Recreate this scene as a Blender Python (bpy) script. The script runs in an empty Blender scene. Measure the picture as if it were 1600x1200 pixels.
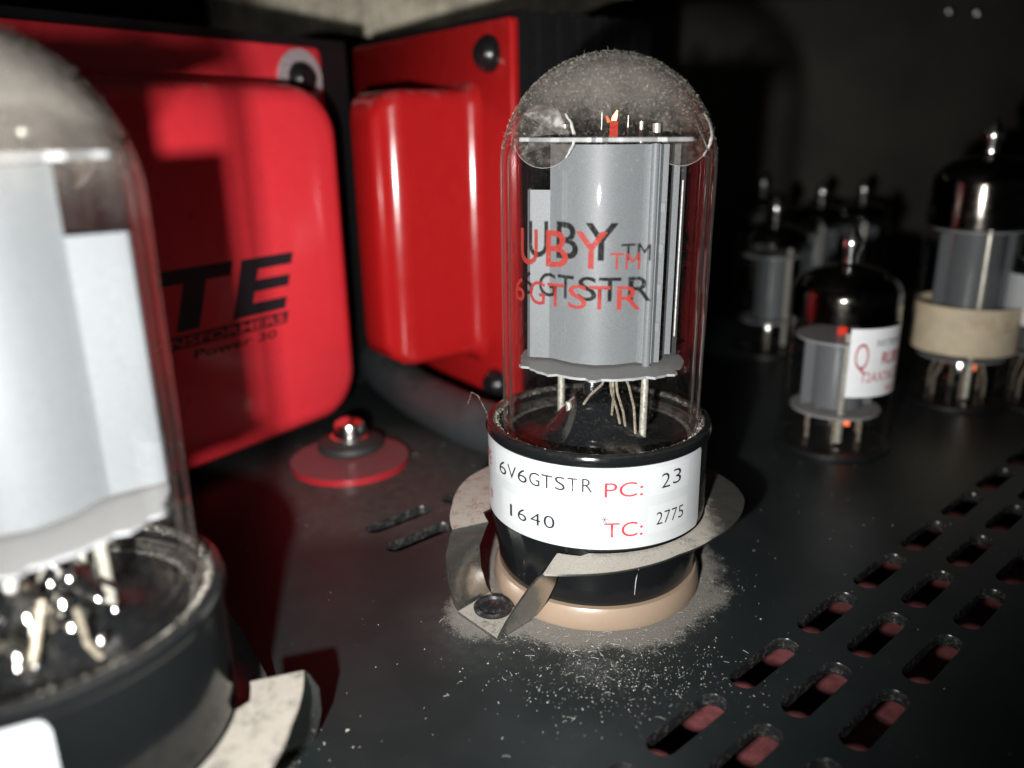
import bpy, bmesh, math, random
import numpy as np
from mathutils import Vector, Matrix
random.seed(7)
rng = np.random.default_rng(7)
R_ = math.radians
sc = bpy.context.scene
C = sc.collection
# ------------------------------------------------------------------ scene, camera, light (1 unit = 1 mm)
sc.unit_settings.system = 'METRIC'
sc.unit_settings.scale_length = 0.001
sc.view_settings.view_transform = 'Standard'
sc.view_settings.look = 'None'
sc.view_settings.exposure = 0.0
sc.view_settings.gamma = 1.0
sc.cycles.transparent_max_bounces = 32
sc.cycles.max_bounces = 10
sc.cycles.glossy_bounces = 5
sc.cycles.sample_clamp_indirect = 6.0

CAM = Vector((0.0, -115.426, 68.05))
c_r = Vector((0.99422067, 0.10597442, -0.01716609))
c_u = Vector((-0.01540919, 0.29911175, 0.95409366))
c_f = Vector((-0.1062441, 0.94831513, -0.29901607))
cd = bpy.data.cameras.new("camera")
cam = bpy.data.objects.new("camera", cd); C.objects.link(cam)
cam.matrix_world = Matrix((
    (c_r.x, c_u.x, -c_f.x, CAM.x), (c_r.y, c_u.y, -c_f.y, CAM.y),
    (c_r.z, c_u.z, -c_f.z, CAM.z), (0, 0, 0, 1)))
cd.sensor_width = 36.0
cd.lens = 36.0 * 1255.65 / 1600.0
cd.clip_start = 1.0
cd.clip_end = 3000.0
cd.dof.use_dof = True
cd.dof.focus_distance = 113.0
cd.dof.aperture_fstop = 0.001 * cd.lens / 2.1      # an opening of 2.1 mm
sc.camera = cam

w = bpy.data.worlds.new("World"); sc.world = w; w.use_nodes = True
w.node_tree.nodes['Background'].inputs[0].default_value = (0.9, 0.95, 1.0, 1)
w.node_tree.nodes['Background'].inputs[1].default_value = 0.007

fl = bpy.data.lights.new("phone_flash", 'SPOT')
fl.energy = 1.68e6
fl.color = (1.0, 0.985, 0.96)
fl.shadow_soft_size = 1.6
fl.spot_size = R_(94); fl.spot_blend = 1.0
flash = bpy.data.objects.new("phone_flash", fl); C.objects.link(flash)
flash.location = (-15.5, -119.5, 56.0)
flash.rotation_euler = (Vector((-28, 80, 35)) - Vector(flash.location)).to_track_quat('-Z', 'Y').to_euler()

# ------------------------------------------------------------------ node helper
class N:
    def __init__(s, name):
        s.m = bpy.data.materials.new(name); s.m.use_nodes = True
        s.t = s.m.node_tree; s.t.nodes.clear()
        s.out = s.t.nodes.new('ShaderNodeOutputMaterial')
    def n(s, typ, **kw):
        nd = s.t.nodes.new(typ)
        for k, v in kw.items(): setattr(nd, k, v)
        return nd
    def put(s, sock, v):
        if isinstance(v, bpy.types.NodeSocket): s.t.links.new(v, sock)
        elif isinstance(v, (tuple, list)) and len(v) == 3 and sock.type == 'RGBA': sock.default_value = (*v, 1)
        else: sock.default_value = v
    def math(s, op, a, b=0.0, c=0.0, clamp=False):
        nd = s.n('ShaderNodeMath', operation=op, use_clamp=clamp)
        s.put(nd.inputs[0], a); s.put(nd.inputs[1], b); s.put(nd.inputs[2], c)
        return nd.outputs[0]
    def ramp(s, v, lo, hi, a=0.0, b=1.0, smooth=True):
        nd = s.n('ShaderNodeMapRange', interpolation_type='SMOOTHSTEP' if smooth else 'LINEAR')
        s.put(nd.inputs[0], v)
        for i, x in enumerate((lo, hi, a, b)): nd.inputs[i + 1].default_value = x
        return nd.outputs[0]
    def noise(s, scale, detail=3, rough=0.55, vec=None, dist=0.0):
        nd = s.n('ShaderNodeTexNoise'); nd.inputs['Scale'].default_value = scale
        nd.inputs['Detail'].default_value = detail; nd.inputs['Roughness'].default_value = rough
        nd.inputs['Distortion'].default_value = dist
        s.put(nd.inputs['Vector'], vec if vec is not None else s.obj())
        return nd.outputs[0]
    def obj(s):
        if not hasattr(s, '_o'): s._o = s.n('ShaderNodeTexCoord').outputs['Object']
        return s._o
    def geo(s):
        if not hasattr(s, '_g'): s._g = s.n('ShaderNodeNewGeometry')
        return s._g
    def sep(s, v):
        nd = s.n('ShaderNodeSeparateXYZ'); s.put(nd.inputs[0], v); return nd.outputs
    def mix(s, f, a, b):
        nd = s.n('ShaderNodeMix', data_type='RGBA'); s.put(nd.inputs[0], f); s.put(nd.inputs[6], a); s.put(nd.inputs[7], b)
        return nd.outputs[2]
    def bump(s, h, strength=0.2, dist=0.1):
        nd = s.n('ShaderNodeBump'); nd.inputs['Strength'].default_value = strength
        nd.inputs['Distance'].default_value = dist; s.put(nd.inputs['Height'], h)
        return nd.outputs[0]
    def pbr(s, **kw):
        nd = s.n('ShaderNodeBsdfPrincipled')
        for k, v in kw.items(): s.put(nd.inputs[k.replace('_', ' ')], v)
        return nd.outputs[0]
    def mixs(s, f, a, b):
        nd = s.n('ShaderNodeMixShader'); s.put(nd.inputs[0], f); s.t.links.new(a, nd.inputs[1]); s.t.links.new(b, nd.inputs[2])
        return nd.outputs[0]
    def done(s, sh):
        s.t.links.new(sh, s.out.inputs[0]); return s.m

DUST = (0.36, 0.33, 0.29)

def m_simple(name, col, rough=0.5, metal=0.0, nscale=2.0, var=0.25, bump=0.05, coat=0.0):
    k = N(name)
    nz = k.noise(nscale, 4)
    f = k.ramp(nz, 0.3, 0.7)
    c = k.mix(f, tuple(x * (1 - var) for x in col), tuple(min(1, x * (1 + var)) for x in col))
    r = k.math('MULTIPLY_ADD', nz, 0.2, rough - 0.1)
    return k.done(k.pbr(Base_Color=c, Roughness=r, Metallic=metal, Coat_Weight=coat, Coat_Roughness=0.1,
                        Normal=k.bump(k.noise(nscale * 6, 3), bump, 0.1)))

def m_dusty(name, col, rough, metal, lo, hi, scale=1.4, dust=DUST, amount=0.9, updir=True, fine=9.0, coat=0.0, bump=0.1, rlim=None):
    """surface with dust lying on faces that look up"""
    k = N(name)
    nz = k.sep(k.geo().outputs['Normal'])[2]
    a = k.noise(scale, 5, 0.65); b = k.noise(fine, 2)
    v = k.math('ADD', k.math('MULTIPLY', a, 0.6), k.math('MULTIPLY', b, 0.4))
    m = k.ramp(v, lo, hi)
    if updir: m = k.math('MULTIPLY', m, k.ramp(nz, 0.2, 0.85))
    m = k.math('MULTIPLY', m, amount)
    if rlim:
        px, py = k.sep(k.obj())[0:2]
        rr = k.math('SQRT', k.math('ADD', k.math('MULTIPLY', px, px), k.math('MULTIPLY', py, py)))
        m = k.math('MULTIPLY', m, k.ramp(rr, rlim[0], rlim[1], 1.0, 0.06))
    base = k.pbr(Base_Color=k.mix(a, tuple(x * .85 for x in col), col), Roughness=k.math('MULTIPLY_ADD', a, 0.2, rough - .1),
                 Metallic=metal, Coat_Weight=coat, Coat_Roughness=0.12, Normal=k.bump(k.noise(5.0, 2), bump, 0.05))
    d = k.pbr(Base_Color=k.mix(b, tuple(x * .6 for x in dust), tuple(x * 1.25 for x in dust)), Roughness=1.0,
              Specular_IOR_Level=0.1, Normal=k.bump(b, 0.8, 0.15))
    return k.done(k.mixs(m, base, d))

# ------------------------------------------------------------------ materials
def m_chassis():
    k = N('chassis_black')
    x, y, z = k.sep(k.obj())[0:3]
    def dist(cx, cy):
        dx = k.math('SUBTRACT', x, cx); dy = k.math('SUBTRACT', y, cy)
        return k.math('SQRT', k.math('ADD', k.math('MULTIPLY', dx, dx), k.math('MULTIPLY', dy, dy)))
    big = k.noise(0.09, 4, 0.6); mid = k.noise(0.5, 4, 0.65); fine = k.noise(3.2, 2, 0.6); grain = k.noise(7.0, 1)
    wob = k.math('MULTIPLY_ADD', big, 8.0, -4.0)
    def halo(cx, cy, r0, r1):
        return k.ramp(k.math('ADD', dist(cx, cy), wob), r0, r1, 1.0, 0.0)
    h = k.math('MAXIMUM', halo(0, 0, 17.5, 25.0), halo(-52.2, -54.8, 17.5, 27.0))
    h = k.math('MAXIMUM', h, halo(-14.5, -12.0, 4.5, 13.0))
    h = k.math('MAXIMUM', h, k.math('MULTIPLY', halo(2, -24, 0.5, 15.0), 0.55))
    # felt of dust in front of the transformers, wiped clean nearer the valves
    zone = k.math('MULTIPLY', halo(-44, 34, 19, 36), k.ramp(k.noise(0.16, 3, .6), 0.3, 0.7, 0.2, 0.55))
    zone = k.math('MULTIPLY', zone, k.ramp(k.math('ADD', dist(-42, -2), wob), 9, 17))
    h = k.math('MAXIMUM', h, zone)
    h = k.math('MAXIMUM', h, k.math('MULTIPLY', halo(-20, 16, 6, 16), 0.45))
    pat = k.math('ADD', k.math('MULTIPLY', mid, 0.45), k.math('MULTIPLY', fine, 0.55))
    thr = k.math('SUBTRACT', 0.92, k.math('MULTIPLY', h, 0.62))
    m = k.ramp(k.math('SUBTRACT', pat, thr), -0.12, 0.14)
    m = k.math('MULTIPLY', m, k.ramp(h, 0.0, 0.25))
    m = k.math('MULTIPLY', m, 0.7)
    film = k.math('MULTIPLY', k.ramp(big, 0.35, 0.7), 0.010)
    soft = k.math('MULTIPLY', k.math('MAXIMUM', halo(-44, 33, 17, 38), k.math('MULTIPLY', halo(-6, -2, 18, 32), 0.4)), k.ramp(dist(-40, -8), 10, 22))
    soft = k.math('MAXIMUM', soft, k.math('MULTIPLY', halo(-14, -14, 3, 17), 0.8))
    soft = k.math('MULTIPLY', soft, k.ramp(mid, 0.25, 0.75, 0.09, 0.20))
    m = k.math('MAXIMUM', k.math('MAXIMUM', m, film), soft)
    base = k.pbr(Base_Color=k.mix(big, (0.009, 0.0125, 0.0128), (0.015, 0.020, 0.0205)),
                 Roughness=k.math('MULTIPLY_ADD', mid, 0.12, 0.33),
                 Specular_IOR_Level=0.28, Normal=k.bump(k.noise(2.6, 3, 0.6), 0.16, 0.05))
    d = k.pbr(Base_Color=k.mix(grain, (0.13, 0.12, 0.108), (0.42, 0.39, 0.35)), Roughness=1.0, Specular_IOR_Level=0.1,
              Normal=k.bump(k.noise(6.0, 2), 0.9, 0.25))
    return k.done(k.mixs(m, base, d))

def m_glass(name, dusty=0.0, z0=58.0, z1=76.0, tint=(1, 1, 1), base_z=None):
    """thin clear glass; the dust that has settled on the dome lies on it"""
    k = N(name)
    tr = k.n('ShaderNodeBsdfTransparent'); lw = k.n('ShaderNodeLayerWeight'); lw.inputs[0].default_value = 0.5
    edge = k.ramp(lw.outputs['Facing'], 0.78, 1.0)
    fr = k.math('MULTIPLY_ADD', k.math('POWER', lw.outputs['Facing'], 5.0), 0.9, 0.042)
    k.put(tr.inputs[0], k.mix(edge, tuple(0.985 * t for t in tint), tuple(0.62 * t for t in tint)))
    gl = k.n('ShaderNodeBsdfGlossy'); gl.inputs[0].default_value = (1, 1, 1, 1); gl.inputs[1].default_value = 0.02
    s = k.mixs(fr, tr.outputs[0], gl.outputs[0])
    if dusty > 0:
        z = k.sep(k.obj())[2]
        nz = k.sep(k.geo().outputs['Normal'])[2]
        a = k.noise(0.35, 4, 0.65); b = k.noise(4.0, 3, 0.7); c = k.noise(13.0, 1)
        zz = k.math('ADD', z, k.math('MULTIPLY_ADD', a, 7.0, -3.5))
        h = k.ramp(zz, z0, z1, 0.0, 1.0, smooth=False)
        pat = k.math('ADD', k.math('MULTIPLY', b, 0.5), k.math('MULTIPLY', c, 0.5))
        cov = k.ramp(k.math('SUBTRACT', pat, k.math('SUBTRACT', 0.66, k.math('MULTIPLY', h, 0.30))), -0.10, 0.16)
        cov = k.math('MULTIPLY', cov, k.ramp(h, 0.0, 0.12))
        # the felt is thicker to look through where it turns away
        cov = k.math('MULTIPLY', cov, k.math('MULTIPLY', k.ramp(lw.outputs['Facing'], 0.15, 0.9, dusty, min(1.0, dusty * 2.3)), k.ramp(k.noise(0.22, 3), 0.3, 0.7, 0.7, 1.1)))
        speck = k.math('MULTIPLY', k.ramp(c, 0.66, 0.72), k.ramp(b, 0.5, 0.6))
        cov = k.math('MAXIMUM', cov, k.math('MULTIPLY', speck, 0.35))
        side = k.math('MULTIPLY', k.ramp(lw.outputs['Facing'], 0.66, 0.97), k.ramp(b, 0.30, 0.62, 0.12, 0.62))
        side = k.math('MULTIPLY', side, k.ramp(z, 30.0, 66.0, 0.55, 1.0))
        cov = k.math('MAXIMUM', cov, side)
        d = k.pbr(Base_Color=k.mix(c, (0.03, 0.028, 0.025), (0.50, 0.465, 0.41)), Roughness=1.0, Specular_IOR_Level=0.1)
        s = k.mixs(cov, s, d)
    return k.done(s)

def m_emit(name, col, strength):
    k = N(name); e = k.n('ShaderNodeEmission')
    nz = k.noise(3.0, 2); k.put(e.inputs[0], k.mix(k.ramp(nz, .3, .7), tuple(c * .8 for c in col), col)); e.inputs[1].default_value = strength
    return k.done(e.outputs[0])

def m_anode():
    k = N('anode_grey')
    a = k.noise(0.25, 4, 0.6); b = k.noise(9.0, 2, 0.8)
    c = k.mix(k.ramp(b, 0.3, 0.8), (0.105, 0.115, 0.121), (0.205, 0.22, 0.229))
    c = k.mix(k.ramp(k.noise(1.3, 5, .75), .62, .74, 0, .55), c, (0.07, 0.072, 0.07))
    c = k.mix(k.math('MULTIPLY', a, 0.35), c, (0.12, 0.128, 0.135))
    return k.done(k.pbr(Base_Color=c, Roughness=0.5, Specular_IOR_Level=0.35, Metallic=0.0, Normal=k.bump(b, 0.12, 0.05)))

def m_steel():
    k = N('spring_steel')
    nz = k.sep(k.geo().outputs['Normal'])[2]; x = k.sep(k.obj())[0]
    a = k.noise(0.45, 4, 0.6); b = k.noise(7.0, 2, 0.7); st = k.noise(2.0, 3)
    m = k.ramp(nz, 0.72, 0.95)
    m = k.math('MULTIPLY', m, k.ramp(k.math('MULTIPLY_ADD', a, 6.0, x), 18.5, 21.5, 1.0, 0.08))
    m = k.math('MULTIPLY', m, k.ramp(k.math('ADD', k.math('MULTIPLY', a, .5), k.math('MULTIPLY', b, .5)), 0.36, 0.50, 0.30, 0.92))
    m = k.math('MAXIMUM', m, k.math('MULTIPLY', k.ramp(b, 0.58, 0.75), 0.30))
    base = k.pbr(Base_Color=k.mix(st, (0.28, 0.28, 0.265), (0.50, 0.49, 0.46)), Metallic=0.95, Roughness=k.math('MULTIPLY_ADD', a, .14, .10), Normal=k.bump(a, 0.12, 0.3))
    d = k.pbr(Base_Color=k.mix(b, (0.26, 0.24, 0.205), (0.56, 0.52, 0.455)), Roughness=1.0, Specular_IOR_Level=0.1, Normal=k.bump(b, 0.9, 0.2))
    return k.done(k.mixs(m, base, d))

M = {}
M['chassis'] = m_chassis()
M['slot_wall'] = m_dusty('slot_edge_black', (0.014, 0.015, 0.016), 0.25, 0.0, 0.5, 0.66, scale=1.2, updir=False, amount=0.28, bump=0.4)
M['glass'] = m_glass('bulb_glass_dusty', 0.27, 65.5, 77.0)
M['glass_near'] = m_glass('bulb_glass_very_dusty', 0.34, 61.0, 74.0)
M['glass_small'] = m_glass('small_bulb_glass')
M['anode'] = m_anode()
M['mica'] = m_dusty('mica_grey', (0.30, 0.31, 0.32), 0.4, 0.0, 0.35, 0.6, amount=0.5)
def m_micaclear():
    k = N('mica_clear'); tr = k.n('ShaderNodeBsdfTransparent'); tr.inputs[0].default_value = (.84, .82, .80, 1)
    return k.done(k.mixs(k.ramp(k.noise(1.0, 4), 0.4, 0.75, 0.02, 0.10), tr.outputs[0], k.pbr(Base_Color=(0.3, 0.24, 0.2), Roughness=0.25)))
M['mica_clear'] = m_micaclear()
M['mica_edge'] = m_simple('mica_edge_white', (0.42, 0.41, 0.39), 0.6)
M['steel'] = m_steel()
M['rod'] = m_simple('nickel_rod', (0.60, 0.58, 0.50), 0.35, 0.6)
M['wire'] = m_simple('lead_wire', (0.50, 0.44, 0.34), 0.35, 0.6, var=.4)
M['bakelite'] = m_dusty('black_bakelite', (0.006, 0.007, 0.0075), 0.13, 0.0, 0.36, 0.58, scale=1.2, amount=0.75, dust=(0.26, 0.24, 0.21), bump=0.04, rlim=(15.5, 16.0))
M['matte_black'] = m_simple('matte_black', (0.02, 0.02, 0.022), 0.9)
M['inner_black'] = m_dusty('stem_black', (0.008, 0.009, 0.010), 0.14, 0.0, 0.6, 0.75, scale=0.5, amount=0.25, bump=0.5)
M['label'] = m_simple('label_paper', (0.42, 0.445, 0.455), 0.38, var=0.015, bump=0.01, nscale=0.5)
M['patch'] = m_simple('label_patch', (0.445, 0.47, 0.48), 0.55, var=0.01, bump=0.01, nscale=0.5)
M['ink_black'] = m_simple('ink_black', (0.015, 0.015, 0.02), 0.45)
M['ink_red'] = m_simple('ink_red', (0.45, 0.03, 0.045), 0.45, var=.1)
def m_ink():
    k = N('ink_red_glass'); n_ = k.noise(2.2, 4, 0.7); tr = k.n('ShaderNodeBsdfTransparent')
    p = k.pbr(Base_Color=k.mix(n_, (0.15, 0.014, 0.011), (0.24, 0.024, 0.019)), Roughness=0.7, Specular_IOR_Level=0.15)
    return k.done(k.mixs(k.ramp(n_, 0.60, 0.66, 0.06, 0.85), p, tr.outputs[0]))
M['ink_glass'] = m_ink()
M['tan'] = m_dusty('ceramic_tan', (0.29, 0.215, 0.155), 0.35, 0.0, 0.50, 0.7, scale=0.9, amount=0.45, updir=False, dust=(0.22, 0.18, 0.14))
M['rivet'] = m_dusty('rivet_black', (0.02, 0.021, 0.024), 0.3, 0.3, 0.5, 0.72, scale=0.8, amount=0.5)
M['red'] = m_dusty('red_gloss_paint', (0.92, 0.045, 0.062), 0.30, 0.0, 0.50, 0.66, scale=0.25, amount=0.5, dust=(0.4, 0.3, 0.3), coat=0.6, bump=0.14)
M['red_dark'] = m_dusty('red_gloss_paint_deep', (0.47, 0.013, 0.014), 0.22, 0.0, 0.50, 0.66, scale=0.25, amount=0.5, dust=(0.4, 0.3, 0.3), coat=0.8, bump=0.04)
M['red_tab'] = m_dusty('red_paint_dusty', (0.36, 0.018, 0.026), 0.35, 0.0, 0.28, 0.5, scale=0.3, amount=0.65, dust=(0.15, 0.105, 0.11), coat=0.3)
M['black'] = m_simple('black_lacquer', (0.008, 0.008, 0.009), 0.45)
M['screw_black'] = m_simple('screw_black', (0.012, 0.012, 0.013), 0.28, 0.2)
M['rubber'] = m_simple('rubber_black', (0.02, 0.022, 0.022), 0.6)
M['cable'] = m_dusty('cable_jacket', (0.035, 0.042, 0.046), 0.5, 0.0, 0.4, 0.9, scale=0.2, amount=0.25)
M['washer'] = m_simple('washer_grey', (0.55, 0.50, 0.52), 0.4, 0.4)
M['silver'] = m_simple('screw_silver', (0.85, 0.83, 0.78), 0.18, 1.0)
M['wall'] = m_simple('cabinet_wall_dark', (0.038, 0.033, 0.025), 0.7, nscale=0.02, var=0.45)
M['ceil'] = m_simple('cabinet_top_dark', (0.035, 0.039, 0.036), 0.6, nscale=0.03, var=0.3)
M['cloth'] = m_simple('cream_cloth', (0.72, 0.66, 0.53), 0.9, nscale=0.15, var=0.25, bump=0.6)
M['board'] = m_simple('red_board', (0.26, 0.08, 0.083), 0.6, nscale=0.5, var=0.25)
M['getter'] = m_simple('getter_mirror', (0.12, 0.11, 0.10), 0.16, 1.0, nscale=0.4)
M['brown_getter'] = m_simple('getter_brown', (0.16, 0.10, 0.05), 0.3, 0.3)
M['tip'] = m_simple('glint_tip', (0.9, 0.92, 0.9), 0.2, 1.0, var=.1)  # mirror metal in place of glass, so the tips glint
M['label2'] = m_simple('small_label_paper', (0.9, 0.92, 0.94), 0.5, var=.03)
M['cream'] = m_simple('cream_band', (0.75, 0.64, 0.45), 0.6, nscale=0.3, var=.08)
M['ink_pale'] = m_simple('ink_faded', (0.55, 0.36, 0.26), 0.6)
M['glow'] = m_emit('heater_glow', (1.0, 0.22, 0.08), 1.6)
M['glow_tip'] = m_emit('heater_tip', (1.0, 0.42, 0.16), 9.0)
M['glow_red'] = m_emit('cathode_glow', (1.0, 0.07, 0.035), 0.8)
M['speck'] = m_simple('dust_flake', (0.36, 0.36, 0.335), 0.9, var=.35)
M['fuzz'] = m_simple('dust_fibre', (0.36, 0.335, 0.29), 0.9, var=.75)

# ------------------------------------------------------------------ mesh helpers
class MB:
    def __init__(s): s.v = []; s.f = []
    def add(s, vs, fs):
        o = len(s.v); s.v += [tuple(map(float, p)) for p in vs]; s.f += [tuple(i + o for i in f) for f in fs]; return s
    def box(s, a, b):
        (x0, y0, z0), (x1, y1, z1) = a, b
        return s.add([(x0, y0, z0), (x1, y0, z0), (x1, y1, z0), (x0, y1, z0), (x0, y0, z1), (x1, y0, z1), (x1, y1, z1), (x0, y1, z1)],
                     [(0, 3, 2, 1), (4, 5, 6, 7), (0, 1, 5, 4), (1, 2, 6, 5), (2, 3, 7, 6), (3, 0, 4, 7)])
    def lathe(s, prof, n=64, c=(0, 0), close=False):
        vs = []; fs = []; k = len(prof)
        for i in range(n):
            a = 2 * math.pi * i / n
            for r, z in prof: vs.append((c[0] + r * math.cos(a), c[1] + r * math.sin(a), z))
        for i in range(n):
            j = (i + 1) % n
            for q in range(k - 1 + (1 if close else 0)):
                q2 = (q + 1) % k
                fs.append((i * k + q, j * k + q, j * k + q2, i * k + q2))
        return s.add(vs, fs)
    def tube(s, path, r, n=8, caps=True):
        path = [Vector(p) for p in path]; rs = r if isinstance(r, (list, tuple)) else [r] * len(path)
        vs = []; fs = []; prev = None
        for i, p in enumerate(path):
            t = (path[min(i + 1, len(path) - 1)] - path[max(i - 1, 0)]).normalized()
            if prev is None:
                prev = t.orthogonal().normalized()
            u = (prev - t * prev.dot(t)).normalized(); prev = u; v = t.cross(u)
            for k in range(n):
                a = 2 * math.pi * k / n; vs.append(p + (u * math.cos(a) + v * math.sin(a)) * rs[i])
        for i in range(len(path) - 1):
            for k in range(n):
                k2 = (k + 1) % n; fs.append((i * n + k, i * n + k2, (i + 1) * n + k2, (i + 1) * n + k))
        if caps: fs.append(tuple(range(n))[::-1]); fs.append(tuple((len(path) - 1) * n + k for k in range(n)))
        return s.add(vs, fs)
    def prism(s, poly, z0, z1):      # poly in xy
        n = len(poly); vs = [(x, y, z0) for x, y in poly] + [(x, y, z1) for x, y in poly]
        return s.add(vs, [tuple(range(n))[::-1], tuple(range(n, 2 * n))] + [(i, (i + 1) % n, n + (i + 1) % n, n + i) for i in range(n)])
    def sheet(s, A, B, t):           # strip between two polylines, given thickness
        A = [Vector(a) for a in A]; B = [Vector(b) for b in B]; n = len(A)
        nr = []
        for i in range(n):
            tg = (A[min(i + 1, n - 1)] - A[max(i - 1, 0)]) + (B[min(i + 1, n - 1)] - B[max(i - 1, 0)])
            q = tg.cross(B[i] - A[i]); nr.append(q.normalized() * t / 2)
        vs = []
        for i in range(n): vs += [A[i] + nr[i], B[i] + nr[i], B[i] - nr[i], A[i] - nr[i]]
        fs = []
        for i in range(n - 1):
            for k in range(4):
                k2 = (k + 1) % 4; fs.append((i * 4 + k, i * 4 + k2, i * 4 + 4 + k2, i * 4 + 4 + k))
        fs += [(0, 3, 2, 1), (4 * n - 4, 4 * n - 3, 4 * n - 2, 4 * n - 1)]
        return s.add(vs, fs)
    def build(s, name, mat, parent=None, smooth=True, angle=35, recalc=True, loc=None):
        me = bpy.data.meshes.new(name); me.from_pydata(s.v, [], s.f)
        if recalc:
            bm = bmesh.new(); bm.from_mesh(me); bmesh.ops.recalc_face_normals(bm, faces=bm.faces); bm.to_mesh(me); bm.free()
        return link(name, me, mat, parent, smooth, angle, loc)

def link(name, me, mat, parent=None, smooth=True, angle=35, loc=None):
    if mat is not None and not me.materials: me.materials.append(M[mat] if isinstance(mat, str) else mat)
    if smooth:
        me.shade_smooth()
        me.set_sharp_from_angle(angle=R_(angle))
    o = bpy.data.objects.new(name, me); C.objects.link(o)
    if parent is not None: o.parent = parent
    if loc is not None: o.location = loc
    return o

def tag(o, label=None, cat=None, group=None, kind=None):
    if label: o['label'] = label
    if cat: o['category'] = cat
    if group: o['group'] = group
    if kind: o['kind'] = kind
    return o
def thing(name, label, cat, loc=(0, 0, 0), rz=0.0, group=None):
    o = bpy.data.objects.new(name, None); o.empty_display_size = 5; C.objects.link(o); o.location = loc; o.rotation_euler = (0, 0, rz)
    return tag(o, label, cat, group)

def text_flat(s, cuts=0.6, bold=0.0):
    """flat triangulated lettering, normalised to x 0..1 and cap height 0..1"""
    cu = bpy.data.curves.new('t', 'FONT'); cu.body = s; cu.size = 1.0; cu.resolution_u = 4; cu.offset = bold
    ob = bpy.data.objects.new('t', cu); C.objects.link(ob)
    dg = bpy.context.evaluated_depsgraph_get(); dg.update()
    me = bpy.data.meshes.new_from_object(ob.evaluated_get(dg))
    bpy.data.objects.remove(ob); bpy.data.curves.remove(cu)
    bm = bmesh.new(); bm.from_mesh(me); bpy.data.meshes.remove(me)
    return bm
def text_mesh(s, x0, x1, z0, h, fn, cut=0.7, bold=0.0, shear=0.0):
    """lettering spread between x0 and x1, cap height h above z0, every vertex sent through fn(x, z)"""
    bm = text_flat(s, bold=bold)
    xs = [v.co.x for v in bm.verts]; a, b = min(xs), max(xs)
    cap = 0.729 if True else 0
    for v in bm.verts:
        X = x0 + (v.co.x - a) / (b - a) * (x1 - x0); Z = z0 + v.co.y / cap * h
        v.co = Vector((X + shear * (Z - z0), 0, Z))
    if cut:
        x = math.ceil(x0 / cut) * cut
        while x < x1 + h * shear:
            bmesh.ops.bisect_plane(bm, geom=bm.verts[:] + bm.edges[:] + bm.faces[:], plane_co=(x + .0013, 0, 0), plane_no=(1, 0, 0))
            x += cut
    for v in bm.verts: v.co = Vector(fn(v.co.x, v.co.z))
    me = bpy.data.meshes.new('lettering'); bm.to_mesh(me); bm.free()
    return me
def cylfn(R):        # x in degrees from -y toward +x
    def f(a, z):
        a = R_(a); return (R * math.sin(a), -R * math.cos(a), z)
    return f
def ctext(name, s, a0, a1, z0, h, R, mat, parent, bold=0.0, slope=0.0):
    f = cylfn(R); 
    me = text_mesh(s, a0, a1, z0, h, lambda a, z: f(a, z + slope * (a - a0)), cut=3.0, bold=bold)
    return link(name, me, mat, parent, smooth=False)

def rrect(w0, w1, h0, h1, r, n=8):
    pts = []
    for cx, cy, s in ((w1 - r, h1 - r, 0), (w0 + r, h1 - r, 90), (w0 + r, h0 + r, 180), (w1 - r, h0 + r, 270)):
        for i in range(n + 1):
            a = R_(s + 90 * i / n); pts.append((cx + r * math.cos(a), cy + r * math.sin(a)))
    return pts

# ------------------------------------------------------------------ setting: chassis with vent slots
SD = 0.8396294893; GX, GY = 11.428588, -33.8827767; PP, QQ = 17.0322717, 7.40678173
ca, sa = math.cos(SD), math.sin(SD)
def slot_outline(cx, cy, L=13.9, W=3.7, n=8):
    pts = []; h = (L - W) / 2; r = W / 2
    for s, s0 in ((1, -90), (-1, 90)):
        for i in range(n + 1):
            a = R_(s0 + 180 * i / n); lx = s * h + r * math.cos(a); ly = r * math.sin(a)
            pts.append((cx + lx * ca - ly * sa, cy + lx * sa + ly * ca))
    return pts
slots = []
for j in range(3):
    for i in range(-2, 10):
        slots.append((GX + i * PP * ca + j * QQ * sa, GY + i * PP * sa - j * QQ * ca))
for k in range(3):
    for (bx, by) in ((-36.2, 16.1), (-30.9, 9.7)):
        if k == 0: slots.append((bx, by))
slots += [(-24.6, 29.0)]
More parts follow.
